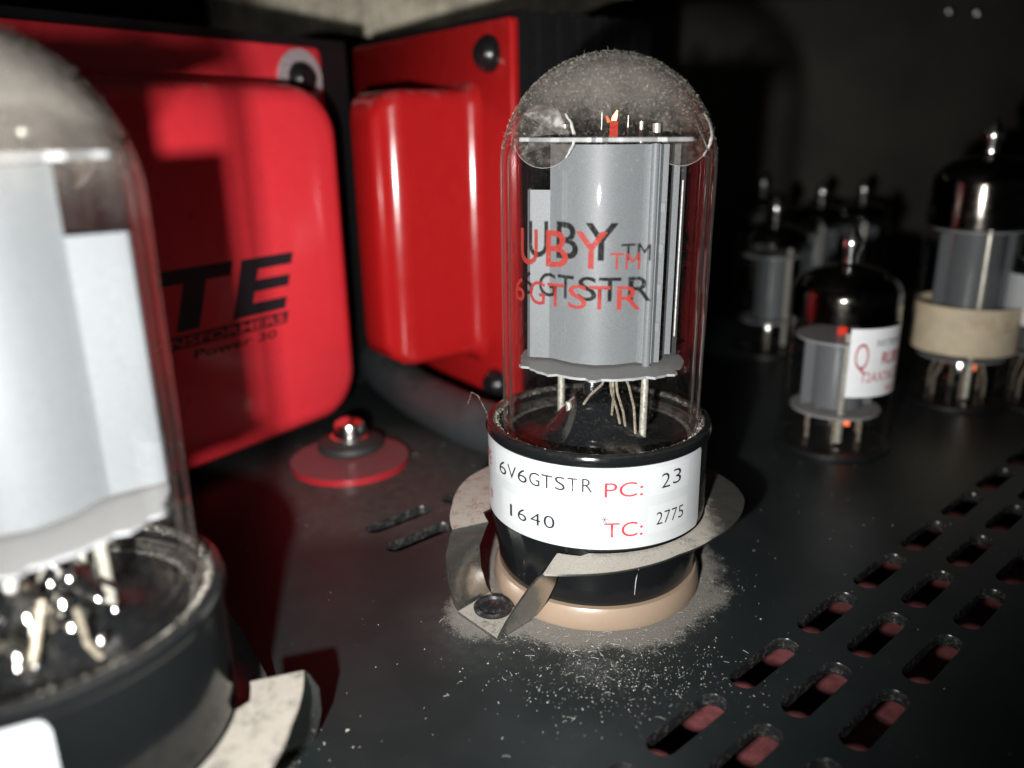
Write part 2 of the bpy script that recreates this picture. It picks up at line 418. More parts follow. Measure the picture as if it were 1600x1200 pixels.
def build_chassis():
    bm = bmesh.new(); TH = 1.7
    def loop(pts, z=0.0):
        vs = [bm.verts.new((x, y, z)) for x, y in pts]
        return [bm.edges.new((vs[i], vs[(i + 1) % len(vs)])) for i in range(len(vs))]
    es = loop([(-330, -135), (330, -135), (330, 330), (-330, 330)])
    loops = [slot_outline(*s) for s in slots]
    for l in loops: es += loop(l)
    bmesh.ops.triangle_fill(bm, use_beauty=True, edges=es)
    bmesh.ops.recalc_face_normals(bm, faces=bm.faces)
    for f in bm.faces:
        if f.normal.z < 0: f.normal_flip()
    bm.normal_update()
    for l in loops:                                   # slot walls, with a small rounded lip at the top edge
        rings = []
        for z, o in ((0.0, 0.0), (-0.25, -0.14), (-TH, -0.14)):
            cx = sum(p[0] for p in l) / len(l); cy = sum(p[1] for p in l) / len(l)
            rr = []
            for i, (x, y) in enumerate(l):
                nx, ny = l[(i + 1) % len(l)][1] - l[i - 1][1], -(l[(i + 1) % len(l)][0] - l[i - 1][0])
                q = math.hypot(nx, ny) or 1; nx /= q; ny /= q
                rr.append(bm.verts.new((x + nx * o, y + ny * o, z)))
            rings.append(rr)
        for k in range(2):
            for i in range(len(l)):
                j = (i + 1) % len(l)
                f = bm.faces.new((rings[k][i], rings[k][j], rings[k + 1][j], rings[k + 1][i])); f.material_index = 1; f.smooth = True
    me = bpy.data.meshes.new('chassis_top'); bm.to_mesh(me); bm.free()
    me.materials.append(M['chassis']); me.materials.append(M['slot_wall'])
    return tag(link('chassis_top', me, None, smooth=False), kind='structure')
build_chassis()
tag(MB().box((-330, -135, -20.0), (330, 330, -19.0)).build('floor_of_chassis', 'board', smooth=False), kind='structure')
tag(MB().box((-332, -137, -20), (332, -135.01, -0.02)).box((-332, -135, -20), (-330.01, 330, -0.02)).box((330.01, -135, -20), (332, 330, -0.02)).box((-332, 330.01, -20), (332, 332, -0.02)).build('chassis_side_walls', 'black', smooth=False), kind='structure')
tag(MB().box((-330, 300, -8), (330, 306, 160)).build('back_wall', 'wall', smooth=False), kind='structure')
tag(MB().box((-330, -20, 124), (330, 300, 130)).build('ceiling', 'ceil', smooth=False), kind='structure')

# cream cloth strip high on the back wall
mb = MB(); n = 160
A = []; B = []
for i in range(n + 1):
    x = -150 + i * 1.0
    yy = 206.0 - 1.6 * abs(math.sin(i * 0.9)) - 1.2 * math.sin(i * 0.21)
    A.append((x, yy, 124)); B.append((x, yy + 1.0, 104.5 + 1.2 * math.sin(i * .17) + 8 * max(0, (i - 100) / 60)))
mb.sheet(A, B, 1.2)
tag(mb.build('cloth_strip', 'cloth'), 'cream pleated cloth strip hanging above the red transformers', 'cloth')
for x, z in ((155.2, 116.5), (167.4, 115.5)):
    o = MB().lathe([(0.01, 1.6), (1.2, 1.4), (2.0, 0.7), (2.2, 0), (0.01, 0)], 16).build('screw', 'silver'); o.rotation_euler = (R_(90), 0, 0); o.location = (x, 299.9, z)
    tag(o, 'tiny shiny screw head in the dark upper right corner, ' + ('left one of the pair' if x < 160 else 'right one of the pair'), 'screw', 'screws in the dark upper corner')

# ------------------------------------------------------------------ power valve
def dome_profile(r, z0, zc, hz, n=14):
    p = [(r * 0.992, z0), (r * 0.994, z0 + 10), (r, zc - 8), (r * 1.004, zc)]
    for i in range(1, n + 1):
        a = R_(90 * i / n); p.append((max(0.001, r * 1.004 * math.cos(a)), zc + hz * math.sin(a)))
    return p

def anode_section(fin=-10.7):
    front = [(fin, -1.3), (fin + .3, -1.9), (-7.6, -2.1), (-6.6, -2.6), (-4.0, -4.6), (-1.0, -5.5), (1.8, -5.0), (3.8, -3.9), (4.9, -3.4), (5.6, -3.9), (6.9, -3.9), (7.3, -3.2), (8.1, -3.1)]
    return front

def power_valve(name, label, loc, inner_rot, tilt, lab, fuzz_n, group, glass='glass', bits=False):
    root = thing(name, label, 'vacuum tube', loc, group=group)
    # base: rim, groove, body, waist
    b = MB().lathe([(0.01, 24.0), (12.0, 24.0), (14.2, 24.5), (14.62, 25.45), (15.35, 25.4), (15.45, 26.6), (15.75, 27.0), (16.3, 27.05), (16.75, 26.8), (16.95, 26.3), (16.95, 25.9), (16.75, 25.5), (16.5, 25.2),
                    (16.5, 14.5), (16.42, 12.5), (15.9, 8.6), (15.45, 6.2), (15.35, 3.9), (15.1, 3.45), (0.01, 3.45)], 128)
    base = b.build('base', 'bakelite', root)
    # bulb and everything in it leans slightly
    bulb = MB(); pr = dome_profile(14.75, 25.6, 63.0, 15.0)
    pri = [(max(0.001, r - 0.95), z - (0.9 if z > 66 else 0.0)) for r, z in pr][::-1]
    bulb.lathe(pr + pri, 128, close=True)
    g = bulb.build('glass_bulb', glass, root, angle=60); g.rotation_euler = (0, R_(tilt), 0); g.location = (0.05, 0, 0)
    if fuzz_n:
        mf = MB()
        for i in range(fuzz_n):
            u = rng.random()
            el = R_(90) - math.acos(max(-1, 1 - u * 1.0)) * 1.0
            az = rng.random() * 2 * math.pi
            if rng.random() < 1.0 - el / R_(46) : continue
            nrm = Vector((math.cos(el) * math.cos(az), math.cos(el) * math.sin(az), math.sin(el)))
            p = Vector((nrm.x * 14.8, nrm.y * 14.8, 63 + nrm.z * 15.05))
            L = 0.14 + 0.36 * rng.random() ** 2
            if rng.random() < 0.012: L *= 2.4
            t = Vector(rng.normal(size=3)); t = (t - nrm * t.dot(nrm)).normalized()
            lift = 0.2 + 0.8 * rng.random()
            a = p; m_ = p + nrm * L * .5 * lift + t * L * .25; e = p + nrm * L * .75 * lift + t * L * (.4 + .5 * rng.random())
            s_ = nrm.cross(t).normalized() * (0.007 + 0.010 * rng.random())
            mf.add([a - s_, a + s_, m_ + s_, m_ - s_, e, (a + m_) * .5 + nrm * .04], [(0, 1, 2, 3), (3, 2, 4), (0, 5, 3), (1, 2, 5)])
        o = mf.build('dust_fuzz', 'fuzz', g, smooth=False, recalc=False); o['kind'] = 'stuff'
    # dust lint on the ledge round the bulb
    ml = MB()
    for i in range(3500 if fuzz_n else 300):
        a = rng.random() * 2 * math.pi; r = 14.95 + 1.2 * rng.random(); z = 26.55 + 0.3 * min(1, (r - 14.95))
        c_ = Vector((r * math.cos(a), r * math.sin(a), z)); L = 0.05 + 0.14 * rng.random() ** 3
        d = Vector(rng.normal(size=3)) * L; e = Vector(rng.normal(size=3)) * L * .4; h = Vector((0, 0, abs(rng.normal()) * L * .6 + .03))
        ml.add([c_, c_ + d, c_ + e, c_ + h], [(0, 1, 2), (0, 1, 3), (1, 2, 3), (0, 2, 3)])
    o = ml.build('dust_lint', 'fuzz', root, smooth=False, recalc=False); o['kind'] = 'stuff'
    # electrode cage
    cage = bpy.data.objects.new('electrode_cage', None); C.objects.link(cage); cage.parent = root
    cage.rotation_euler = (0, R_(tilt), inner_rot)
    fr = anode_section(-12.9 if bits else -10.7)
    zt, zb = 66.3, 36.4
    full = MB()
    def wall(pts, z0, z1, t=0.35):
        A = [(x, y, z1) for x, y in pts]; Bp = [(x, y, z0) for x, y in pts]; full.sheet(A, Bp, t)
    wall(fr[2:], zb, zt)                                # front shell
    wall(fr[:3], zb, 60.3)                              # left fin, cut away below the top mica
    wall([(x, -y) for x, y in fr[2:]], zb, zt)          # rear shell
    wall([(x, -y) for x, y in fr[:3]], zb, 60.3)
    full.build('anode', 'anode', cage, angle=40)
    for zc in (40, 45.5, 51, 56.5):
        MB().box((-9.9, -2.12, zc), (-8.9, -1.85, zc + 1.6)).build('crimp', 'anode', cage, smooth=False)
        MB().box((7.35, -3.55, zc + 1), (7.95, -3.3, zc + 2.2)).build('crimp', 'anode', cage, smooth=False)
    f2 = MB(); f2.sheet([(8.95, -1.6, zt), (9.75, -1.5, zt)], [(8.95, -1.6, zb + .8), (9.75, -1.5, zb + .8)], 0.3).build('side_fin', 'anode', cage)
    MB().sheet([(10.4, -0.2, 61.5), (10.55, 0.6, 61.5)], [(10.4, -0.2, 39.5), (10.55, 0.6, 39.5)], 0.2).build('side_fin', 'mica_edge', cage)
    MB().box((8.3, 0.2, zb), (10.8, 5.5, zt)).build('shield', 'matte_black', cage, smooth=False)
    def disc(r0, z, th, teeth, seed):
        rr = random.Random(seed); pts = []
        n = 96
        for i in range(n):
            a = 2 * math.pi * i / n
            r = r0 * (1 - 0.02 * rr.random())
            if teeth and (i % 16) in (6, 7): r *= 1.07
            if abs(math.sin(a)) > 0.82: r *= 0.93
            pts.append((r * math.cos(a), r * math.sin(a)))
        return MB().prism(pts, z - th / 2, z + th / 2)
    disc(13.0 if bits else 12.1, 66.95, 0.5, True, 3).build('mica_disc', 'mica', cage)
    disc(13.0 if bits else 12.0, 35.85, 0.35, True, 5).build('mica_disc', 'mica', cage)
    # two round mica springs touching the glass near the top
    for xc, yc, rc_ in ((-8.4, -6.0, 3.95), (9.7, -2.6, 3.8)):
        pts = [(rc_ * math.cos(2 * math.pi * i / 40), rc_ * 1.02 * math.sin(2 * math.pi * i / 40)) for i in range(40)]
        ms = MB(); vs = [(xc + x * 0.97, yc + abs(x) * 0.10, 67.3 + z) for x, z in pts]; vs2 = [(x, y + .12, z) for x, y, z in vs]
        ms.add(vs + vs2, [tuple(range(40)), tuple(range(79, 39, -1))] + [(i, (i + 1) % 40, 40 + (i + 1) % 40, 40 + i) for i in range(40)])
        m1 = ms.build('mica_spring', 'mica_clear', cage, smooth=False)
        e = MB(); aa = [(-42 + 88 * i / 16) for i in range(17)]
        e.tube([(xc + rc_ * math.cos(R_(a)) + .10 * rng.normal() * .5, yc - .12, 67.3 + rc_ * math.sin(R_(a))) for a in aa], [0.07 + 0.12 * math.sin(math.pi * i / 16) + .06 * rng.random() for i in range(17)], 6).build('spring_rim', 'mica_edge', m1)
        e = MB(); e.tube([(xc + rc_ * math.cos(R_(a)), yc - .1, 67.3 + rc_ * math.sin(R_(a))) for a in range(195, 330, 9)], 0.022, 5).build('spring_rim', 'mica_edge', m1)
    # rods and wires
    MB().tube([(6.3, -3.85, 35.6), (6.3, -3.85, 50), (6.3, -3.85, 66.4)], 0.6, 12).build('support_rod', 'anode', cage)
    for x, y, r, z0, z1 in ((6.3, -3.7, 0.55, 21.2, 35.8), (6.3, -3.7, 0.55, 66.9, 68.9), (-6.0, 3.0, 0.55, 21, 35.8), (-6.0, 3.0, 0.55, 66.9, 68.9), (4.4, -1.4, 0.3, 62, 69.2), (-0.9, -1.5, 0.08, 66, 70.4), (2.7, 1.2, 0.1, 66, 70.0)):
        MB().tube([(x, y, z0), (x, y, (z0 + z1) / 2), (x, y, z1)], r, 12).build('support_rod', 'rod', cage)
    MB().tube([(-4.4, -2, 25.6), (-4.35, -2, 27.5), (-4.7, -2, 29.6)], [0.55, 0.6, 0.42], 12).build('support_rod', 'rod', cage)
    for p in ([(1.2, -8.2, 35.6), (1.5, -7.6, 33), (2.4, -6.2, 30.0), (2.9, -5.2, 27.6)], [(2.0, -8.0, 35.6), (2.3, -7.4, 33), (3.3, -5.8, 29.6), (3.7, -5.0, 27.2)],
              [(3.3, -7.6, 35.6), (3.9, -6.9, 33.8), (4.8, -5.4, 30.2), (5.2, -4.8, 26.0)], [(0.6, -7.4, 35.6), (0.2, -6.8, 34), (-1.6, -5.0, 31.6), (-2.4, -4, 30.0)], [(1.6, -8.0, 35.6), (1.8, -7.0, 32), (1.7, -5.4, 29.0)]):
        MB().tube(p, 0.19, 8).build('lead_wire', 'wire', cage)
    MB().lathe([(0.55, 66.9), (0.55, 69.0), (0.5, 69.3), (0.01, 69.35)], 16).build('cathode', 'glow_red', cage).location = (0.75, -1.0, 0)
    MB().tube([(0.7, -1.2, 69.2), (0.8, -1.1, 69.7), (1.15, -1.1, 70.6)], [0.30, 0.34, 0.08], 8).build('heater', 'glow_tip', cage)
    MB().tube([(0.1, -1.1, 69.1), (-0.3, -1.1, 69.9)], [0.25, 0.15], 8).build('heater', 'glow', cage)
    if bits:
        rr = random.Random(11)
        for q in range(22):
            a = R_(-120 + 130 * rr.random()); r0 = 3 + 8 * rr.random(); x0, y0 = r0 * math.cos(a), r0 * math.sin(a); z0 = 22 + 10 * rr.random()
            p = [(x0, y0, z0), (x0 + rr.uniform(-1.5, 1.5), y0 + rr.uniform(-1.5, 1.5), z0 + rr.uniform(1, 3)), (x0 + rr.uniform(-2, 2), y0 + rr.uniform(-2, 2), min(35, z0 + rr.uniform(2, 7)))]
            MB().tube(p, rr.uniform(.12, .5), 8).build('lead_wire', rr.choice(['silver', 'silver', 'wire', 'rod']), root)
        for q in range(40):  # silver balls added below the near anode for extra glints
            a = R_(-125 + 140 * rr.random()); r0 = 2 + 9.5 * rr.random(); g_ = rr.uniform(.2, .75)
            MB().lathe([(0.01, g_), (g_ * .7, g_ * .7), (g_, 0), (g_ * .7, -g_ * .7), (0.01, -g_)], 10).build('glint_bead', 'silver', root).location = (r0 * math.cos(a), r0 * math.sin(a), 22.5 + 11 * rr.random())
    # stem in the neck
    MB().lathe([(13.4, 24.5), (12.2, 24.35), (9.6, 24.5), (8.2, 25.0), (6.8, 26.2), (5.0, 28.4), (3.6, 30.0), (0.01, 30.6)], 40).build('stem', 'inner_black', root)
    MB().lathe([(1.4, 27.0), (1.5, 31.5), (0.9, 33.0), (0.01, 33.4)], 16).build('stem', 'inner_black', cage).location = (-1.2, 1, 0)
    # paper label round the base
    a0, a1, zl, zh, rc = lab
    Rl = 16.64; cols = []; nn = 110
    for i in range(nn + 1):
        a = a0 + (a1 - a0) * i / nn
        dd = min(R_(a - a0), R_(a1 - a)) * Rl
        q = 0 if dd >= rc else rc - math.sqrt(max(0, rc * rc - (rc - dd) ** 2))
        cols.append((a, zl + q, zh - q))
    lm = MB(); vs = []; fs = []
    f1, f0 = cylfn(Rl), cylfn(Rl - 0.13)
    for a, z0, z1 in cols: vs += [f1(a, z0), f1(a, z1), f0(a, z1), f0(a, z0)]
    for i in range(nn):
        for k in range(4): fs.append((i * 4 + k, i * 4 + 4 + k, i * 4 + 4 + (k + 1) % 4, i * 4 + (k + 1) % 4))
    fs += [(0, 1, 2, 3), tuple(nn * 4 + k for k in (3, 2, 1, 0))]
    lm.add(vs, fs); label_o = lm.build('label', 'label', base)
    return root, base, g, label_o

v1, base1, bulb1, lab1 = power_valve('vacuum_tube', 'sharp clear glass power tube in the middle, white 6V6GTSTR label round its black base',
                         (0, 0, 0), 0.0, 0.72, (-118, 61.8, 13.3, 25.75, 0.9), 11000, 'large power tubes')
RL = 16.70
# part names: printed words are parts of the base that carries the label
def lt(s, a0, a1, z0, h, mat, bold=-0.004, slope=0.0): ctext('lettering', s, a0, a1, z0, h, RL, mat, lab1, bold, slope)
lt('6', -56.5, -50.0, 21.25, 2.15, 'ink_black', -.006); lt('V', -48.8, -42.2, 21.35, 2.1, 'ink_black', -.006); lt('6', -41.0, -35.0, 21.45, 2.1, 'ink_black', -.006)
lt('G', -33.6, -27.6, 21.55, 2.1, 'ink_black', -.006); lt('T', -26.6, -20.9, 21.65, 2.1, 'ink_black', -.006); lt('S', -19.6, -14.6, 21.75, 2.1, 'ink_black', -.006)
lt('T', -13.4, -8.6, 21.8, 2.1, 'ink_black', -.006); lt('R', -6.6, -1.8, 21.85, 2.1, 'ink_black', -.006)
for ch, a in zip('1640', (-46.5, -38.5, -30.2, -22.6)):
    lt(ch, a - (.8 if ch == '1' else 2.9), a + (.8 if ch == '1' else 2.9), 15.4 + (a + 46.5) * .012, 2.0, 'ink_black', -.006)
lt('PC:', 3.8, 22.0, 21.15, 2.25, 'ink_red', -.006); lt('TC:', 4.0, 22.5, 15.2, 2.3, 'ink_red', -.006)
lt('2', 31.8, 36.8, 21.6, 2.3, 'ink_black', -.006); lt('3', 38.6, 43.8, 21.8, 2.3, 'ink_black', -.006)
for ch, a in zip('2775', (31.4, 35.9, 40.4, 44.9)): lt(ch, a - 1.8, a + 1.8, 16.25, 2.0, 'ink_black', -.006)
lt('TYPE', -89, -67.5, 21.0, 2.3, 'ink_red', -.01); lt('#', -72, -66.5, 15.6, 2.0, 'ink_red', -.012)
for a0_, a1_, z0_, z1_ in ((-61, -1.5, 20.6, 24.9), (-54, -2.5, 14.3, 19.2), (26, 50, 20.8, 24.8), (25, 50, 15.2, 19.3)):
    vs = []; fs = []
    for i in range(25):
        a = a0_ + (a1_ - a0_) * i / 24; vs += [cylfn(16.665)(a, z0_), cylfn(16.665)(a, z1_)]
    MB().add(vs, [(2 * i, 2 * i + 2, 2 * i + 3, 2 * i + 1) for i in range(24)]).build('print_patch', 'patch', lab1)
# tiny asterisk of lint on the label
ml = MB()
for a in range(0, 360, 60):
    q = cylfn(16.75); dx = math.cos(R_(a)) * 1.6; dz = math.sin(R_(a)) * .55
    ml.tube([q(4.0, 17.9), q(4.0 + dx, 17.9 + dz)], 0.035, 4)
ml.build('lint', 'ink_black', base1)
# red print on the bulb (its shadow falls on the anode behind)
RG = 14.86
def gt(s, a0, a1, z0, h, bold=0.0, slope=0.0):
    o = ctext('lettering', s, a0, a1, z0, h, RG, 'ink_glass', bulb1, bold, slope)
    return o
gt('U', -48.0, -35.6, 51.5, 4.8, .008); gt('B', -30.6, -18.4, 51.55, 4.8, .01); gt('Y', -14.9, 0.8, 51.6, 4.8, .01)
gt('TM', 2.2, 16.8, 51.5, 2.2, 0.0)
for ch, a, b in (('6', -53, -45), ('G', -41, -31), ('T', -29.6, -20.4), ('S', -18.0, -8.6), ('T', -7.6, 2.8), ('R', 6.0, 18.0)):
    gt(ch, a, b, 46.4, 3.2, .006)

v2, base2, bulb2, lab2 = power_valve('vacuum_tube', 'blurred glass power tube nearest the camera, cut off by the left edge',
                         (-52.2, -54.8, 0), R_(221), 0.0, (-60, 38, 13.3, 25.4, 1.3), 3500, 'large power tubes', 'glass_near', True)

# crack line on the base
MB().tube([cylfn(16.2)(22.0, 10.9), cylfn(16.1)(22.8, 10.0), cylfn(15.85)(22.0, 9.2), cylfn(15.7)(21.4, 7.4), cylfn(15.55)(21.2, 5.2)], [.10, .09, .12, .07, .05], 5).build('scratch', 'washer', base1)

# ------------------------------------------------------------------ sockets and clamps
def socket(loc, label):
    o = MB().lathe([(10, 0.02), (16.1, 0.02), (16.25, 0.5), (16.1, 2.6), (15.7, 3.3), (14.8, 3.42), (10, 3.42)], 96, close=True).build('tube_socket', 'tan')
    o.location = loc; return tag(o, label, 'tube socket', 'tan ceramic tube sockets')
socket((0, 0, 0), 'tan ceramic socket ring under the black base of the sharp middle tube')
socket((-52.2, -54.8, 0), 'tan ceramic socket ring under the blurred tube nearest the camera')

def clamp(loc, rz, label):
    root = thing('tube_clamp', label, 'clamp', loc, rz, 'spring steel tube clamps')
    zr = 12.4
    # collar: C-shaped annulus from the front bend, round the right and back, to the left strap
    knots = [(-17, 22.9), (-6.5, 21.9), (5, 21.1), (17, 20.3), (36, 19.4), (58, 19.9), (80, 21.7), (96, 23.2), (110, 23.6), (135, 23.3), (180, 22.8), (225, 22.9), (247, 23.2), (275, 22.6), (296, 23.4)]
    A = []; B = []
    K = np.array(knots, float)
    for a in np.linspace(-17, 296, 90):
        ro = float(np.interp(a, K[:, 0], K[:, 1])); ri = 16.62 if -5 < a < 285 else 16.62 + (0.9 if a < 0 else 1.2)
        z = zr + 0.25 * math.sin(R_(a))
        A.append((ro * math.sin(R_(a)), -ro * math.cos(R_(a)), z - 0.1)); B.append((ri * math.sin(R_(a)), -ri * math.cos(R_(a)), z + 0.15))
    MB().sheet(A, B, 0.3).build('collar', 'steel', root, angle=30)
    a1 = Vector(A[0]); b1 = Vector(B[0])
    # front arm: from the foot plate up to the bend
    P0 = [Vector((-13.4, -19.7, .55)), Vector((-12.3, -20.3, 3.2)), Vector((-10.6, -21.0, 6.6)), Vector((-8.8, -21.6, 9.8)), Vector((-7.5, -21.9, 11.7)), a1]
    P1 = [Vector((-9.1, -14.3, .55)), Vector((-8.4, -15.0, 1.5)), Vector((-7.0, -16.4, 4.4)), Vector((-5.6, -17.2, 8.0)), Vector((-4.9, -17.2, 10.8)), b1]
    MB().sheet(P0, P1, 0.3).build('arm', 'steel', root, angle=30)
    a2 = Vector(A[-1]); b2 = Vector(B[-1])
    Q0 = [a2, a2 + Vector((-.35, -.5, -.6)), Vector((-21.9, -11.9, 8.8)), Vector((-21.6, -12.6, 5.0)), Vector((-20.6, -13.4, 1.6)), Vector((-20.1, -13.5, .55))]
    Q1 = [b2, b2 + Vector((-.3, -.4, -.6)), Vector((-17.4, -8.6, 8.8)), Vector((-17.3, -8.4, 5.0)), Vector((-16.6, -8.1, 1.6)), Vector((-16.1, -8.0, .55))]
    MB().sheet(Q0, Q1, 0.3).build('arm', 'steel', root, angle=30)
    MB().prism([(-20.1, -13.5), (-13.4, -19.7), (-9.1, -14.3), (-16.1, -8.0)], 0.03, 0.5).build('foot_plate', 'steel', root, smooth=False)
    rv = MB().lathe([(2.9, 0.5), (2.95, 0.9), (2.7, 1.15), (2.3, 1.1), (2.05, 0.75), (1.2, 0.85), (0.01, 0.95)], 32).build('rivet', 'rivet', root); rv.location = (-14.95, -12.3, 0)
    return root
clamp((0, 0, 0), 0.0, 'bent steel clamp with a dusty collar round the base of the sharp middle tube')
clamp((-52.2, -54.8, 0), R_(182), 'bent steel clamp at the foot of the blurred tube nearest the camera')

# ------------------------------------------------------------------ transformers
def cover(parts, mat, name, parent, wall_n=8):
    """parts: list of (x0,x1,z0,z1,r,y)"""
    mb = MB(); n = None; vs = []
    for (x0, x1, z0, z1, r, y) in parts:
        pts = rrect(x0, x1, z0, z1, r, wall_n); n = len(pts); vs += [(x, y, z) for x, z in pts]
    fs = []
    for k in range(len(parts) - 1):
        for i in range(n): fs.append((k * n + i, k * n + (i + 1) % n, (k + 1) * n + (i + 1) % n, (k + 1) * n + i))
    fs.append(tuple((len(parts) - 1) * n + i for i in range(n)))
    mb.add(vs, fs); return mb.build(name, mat, parent, angle=50)
def plate(x0, x1, z0, z1, y0, y1, mat, name, parent, r=2.0):
    return cover([(x0 + .3, x1 - .3, z0 + .3, z1 - .3, r, y1), (x0, x1, z0, z1, r, y1 - .3), (x0, x1, z0, z1, r, y0 + .3), (x0 + .3, x1 - .3, z0 + .3, z1 - .3, r, y0)], mat, name, parent)
def head_screw(x, z, y, r, parent, mat='screw_black', washer=None):
    s = MB().lathe([(0.01, 3.4), (r * .6, 3.2), (r * .85, 2.2), (r, 1.2), (r, 0.0), (0.01, 0)], 24).build('screw', mat, parent)
    s.rotation_euler = (R_(90), 0, 0); s.location = (x, y, z)
    h = MB().lathe([(r * .35, 3.45), (r * .35, 3.30), (0.01, 3.28)], 6).build('socket_hex', 'black', s)
    if washer:
        w_ = MB().lathe([(r * 1.02, 0.05), (washer, 0.05), (washer, 0.7), (r * 1.02, 0.7)], 32, close=True).build('washer', 'washer', parent)
        w_.rotation_euler = (R_(90), 0, 0); w_.location = (x, y + .06, z)

def core(x0, x1, z0, z1, y0, y1, parent):
    c_ = MB()
    n = 14
    for i in range(n):
        a = y0 + (y1 - y0) * i / n; b = y0 + (y1 - y0) * (i + 1) / n
        e = 0.35 if i % 2 else 0.0
        c_.box((x0 + e, a + .01, z0 + e), (x1 - e, b - .01, z1 - e))
    return c_.build('lamination_stack', 'black', parent, smooth=False)

# first transformer: face toward front right
az = R_(28)
t1 = thing('transformer', 'bright red transformer with black TE lettering, half in shadow behind the blurred left tube', 'transformer', (-82.04, 25.35, 0), R_(90 - 28), 'red transformers')
W0, W1 = -36, 50.5
cv1 = cover([(W0 - 2, W1 + 2, 0.6, 80.5, 9, 17.0), (W0, W1, 2.6, 78.6, 10, 14.5), (W0, W1, 2.6, 78.6, 11, 4.2), (W0 + .7, W1 - .7, 3.3, 77.9, 10.4, 1.9), (W0 + 2.2, W1 - 2.2, 4.8, 76.4, 9.2, .6), (W0 + 4.5, W1 - 4.5, 7, 74.2, 8, 0)], 'red', 'end_bell', t1)
plate(W0 - 12, 62.0, 0.6, 88.2, 17, 19, 'red', 'flange', t1)
core(W0 - 11, 72.5, 1.2, 90.5, 19.05, 52, t1)
head_screw(54.5, 81.0, 16.9, 3.8, t1, washer=6.6); head_screw(W0 - 6, 81.0, 16.9, 3.8, t1, washer=6.6); head_screw(54.5, 7.5, 16.9, 3.8, t1)
# printing on the face (y = 0 plane)
def face_poly(name, poly, mat, parent, sh=0.31, z0=32.2, y=-0.05):
    v = [(s + sh * (z - z0), y, z) for s, z in poly]; mb = MB(); n = len(v)
    mb.add(v + [(x, y + .03, z) for x, _, z in v], [tuple(range(n))] + [(i, (i + 1) % n, n + (i + 1) % n, n + i) for i in range(n)])
    me = bpy.data.meshes.new(name); bm = bmesh.new()
    vv = [bm.verts.new(p) for p in v]; f = bm.faces.new(vv); bmesh.ops.triangulate(bm, faces=[f]); bm.to_mesh(me); bm.free()
    return link(name, me, mat, parent, smooth=False)
def grid_letter(cells):
    vid = {}; vs = []; fs = []
    def V(x, z):
        if (x, z) not in vid: vid[(x, z)] = len(vs); vs.append((x + .31 * (z - 32.2), -0.05, z))
        return vid[(x, z)]
    for x0, x1, z0, z1 in cells: fs.append((V(x0, z0), V(x1, z0), V(x1, z1), V(x0, z1)))
    return MB().add(vs, fs).build('letter', 'ink_black', cv1, smooth=False)
ez = (32.2, 34.7, 37.0, 39.4, 41.6, 44.0)
grid_letter([(15.6, 20.2, ez[i], ez[i + 1]) for i in range(5)] + [(20.2, 29.2, ez[i], ez[i + 1]) for i in (0, 2, 4)])
face_poly('letter', [(2.5, 32.2), (7.6, 32.2), (7.6, 41.4), (13.4, 41.4), (13.4, 44.2), (-3.5, 44.2), (-3.5, 41.4), (2.5, 41.4)], 'ink_black', cv1)
face_poly('name_bar', [(-10.5, 28.9), (29.2, 28.9), (29.2, 31.4), (-10.5, 31.4)], 'ink_black', cv1, z0=28.9)
def ftext(s, x0, x1, z0, h, mat, y, parent, bold=0, shear=.2):
    return link('lettering', text_mesh(s, x0, x1, z0, h, lambda x, z: (x, y, z), cut=0, bold=bold, shear=shear), mat, parent, smooth=False)
ftext('TRANSFORMERS', -9.6, 28.6, 29.3, 1.7, 'red', -0.09, cv1, .02)
ftext('Power 30', 5.5, 26.0, 26.3, 1.8, 'ink_black', -0.06, cv1, .01)

# foot tab with rubber washer and bright screw
def disc_poly(cx, cy, r, n=40, sx=1.0): return [(cx + r * sx * math.cos(2 * math.pi * i / n), cy + r * math.sin(2 * math.pi * i / n)) for i in range(n)]
Rz = Matrix.Rotation(-(R_(90 - 28)), 4, 'Z')
def loc1(x, y, z=0): return tuple(Rz @ (Vector((x, y, z)) - Vector((-82.04, 25.35, 0))))
c0 = loc1(-53.2, 41.5)
tb = MB(); tb.prism([(c0[0] + 12.6 * math.cos(R_(d)), c0[1] + 12.6 * math.sin(R_(d))) for d in range(0, 360, 6)], 0.03, 1.5)
tb.build('foot_tab', 'red_tab', t1)
sc0 = loc1(-54.8, 47.5)
wsh = MB().lathe([(2, 1.5), (7.1, 1.5), (7.4, 2.0), (7.1, 3.0), (5.2, 3.6), (2, 3.7)], 36, close=True).build('rubber_washer', 'rubber', t1); wsh.location = (sc0[0], sc0[1], 0)
scw = MB().lathe([(4.4, 3.7), (4.4, 4.2), (3.7, 4.4), (3.6, 6.0), (3.2, 7.2), (2.0, 8.0), (0.01, 8.2)], 28).build('screw', 'silver', t1); scw.location = (sc0[0], sc0[1], 0)

# second transformer: its plate faces front left, bell seen from its right side
t2 = thing('transformer', 'darker red transformer with tall rounded bell and bolted plate, directly left behind the middle tube', 'transformer', (-23.67, 73.1, 0), math.atan2(-.743, .669), 'red transformers')
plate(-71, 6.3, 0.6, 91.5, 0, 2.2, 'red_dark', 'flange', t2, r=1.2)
X0, X1 = -29, -8.5
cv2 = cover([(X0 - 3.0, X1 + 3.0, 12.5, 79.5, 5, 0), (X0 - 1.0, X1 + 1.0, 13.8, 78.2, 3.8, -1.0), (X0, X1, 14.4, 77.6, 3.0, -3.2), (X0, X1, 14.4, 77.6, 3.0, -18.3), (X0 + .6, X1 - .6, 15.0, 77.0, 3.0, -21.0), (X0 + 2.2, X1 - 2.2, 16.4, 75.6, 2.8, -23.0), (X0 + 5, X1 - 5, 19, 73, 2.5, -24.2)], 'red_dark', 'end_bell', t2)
core(-71, 6.0, 1.0, 93.0, 2.3, 42, t2)
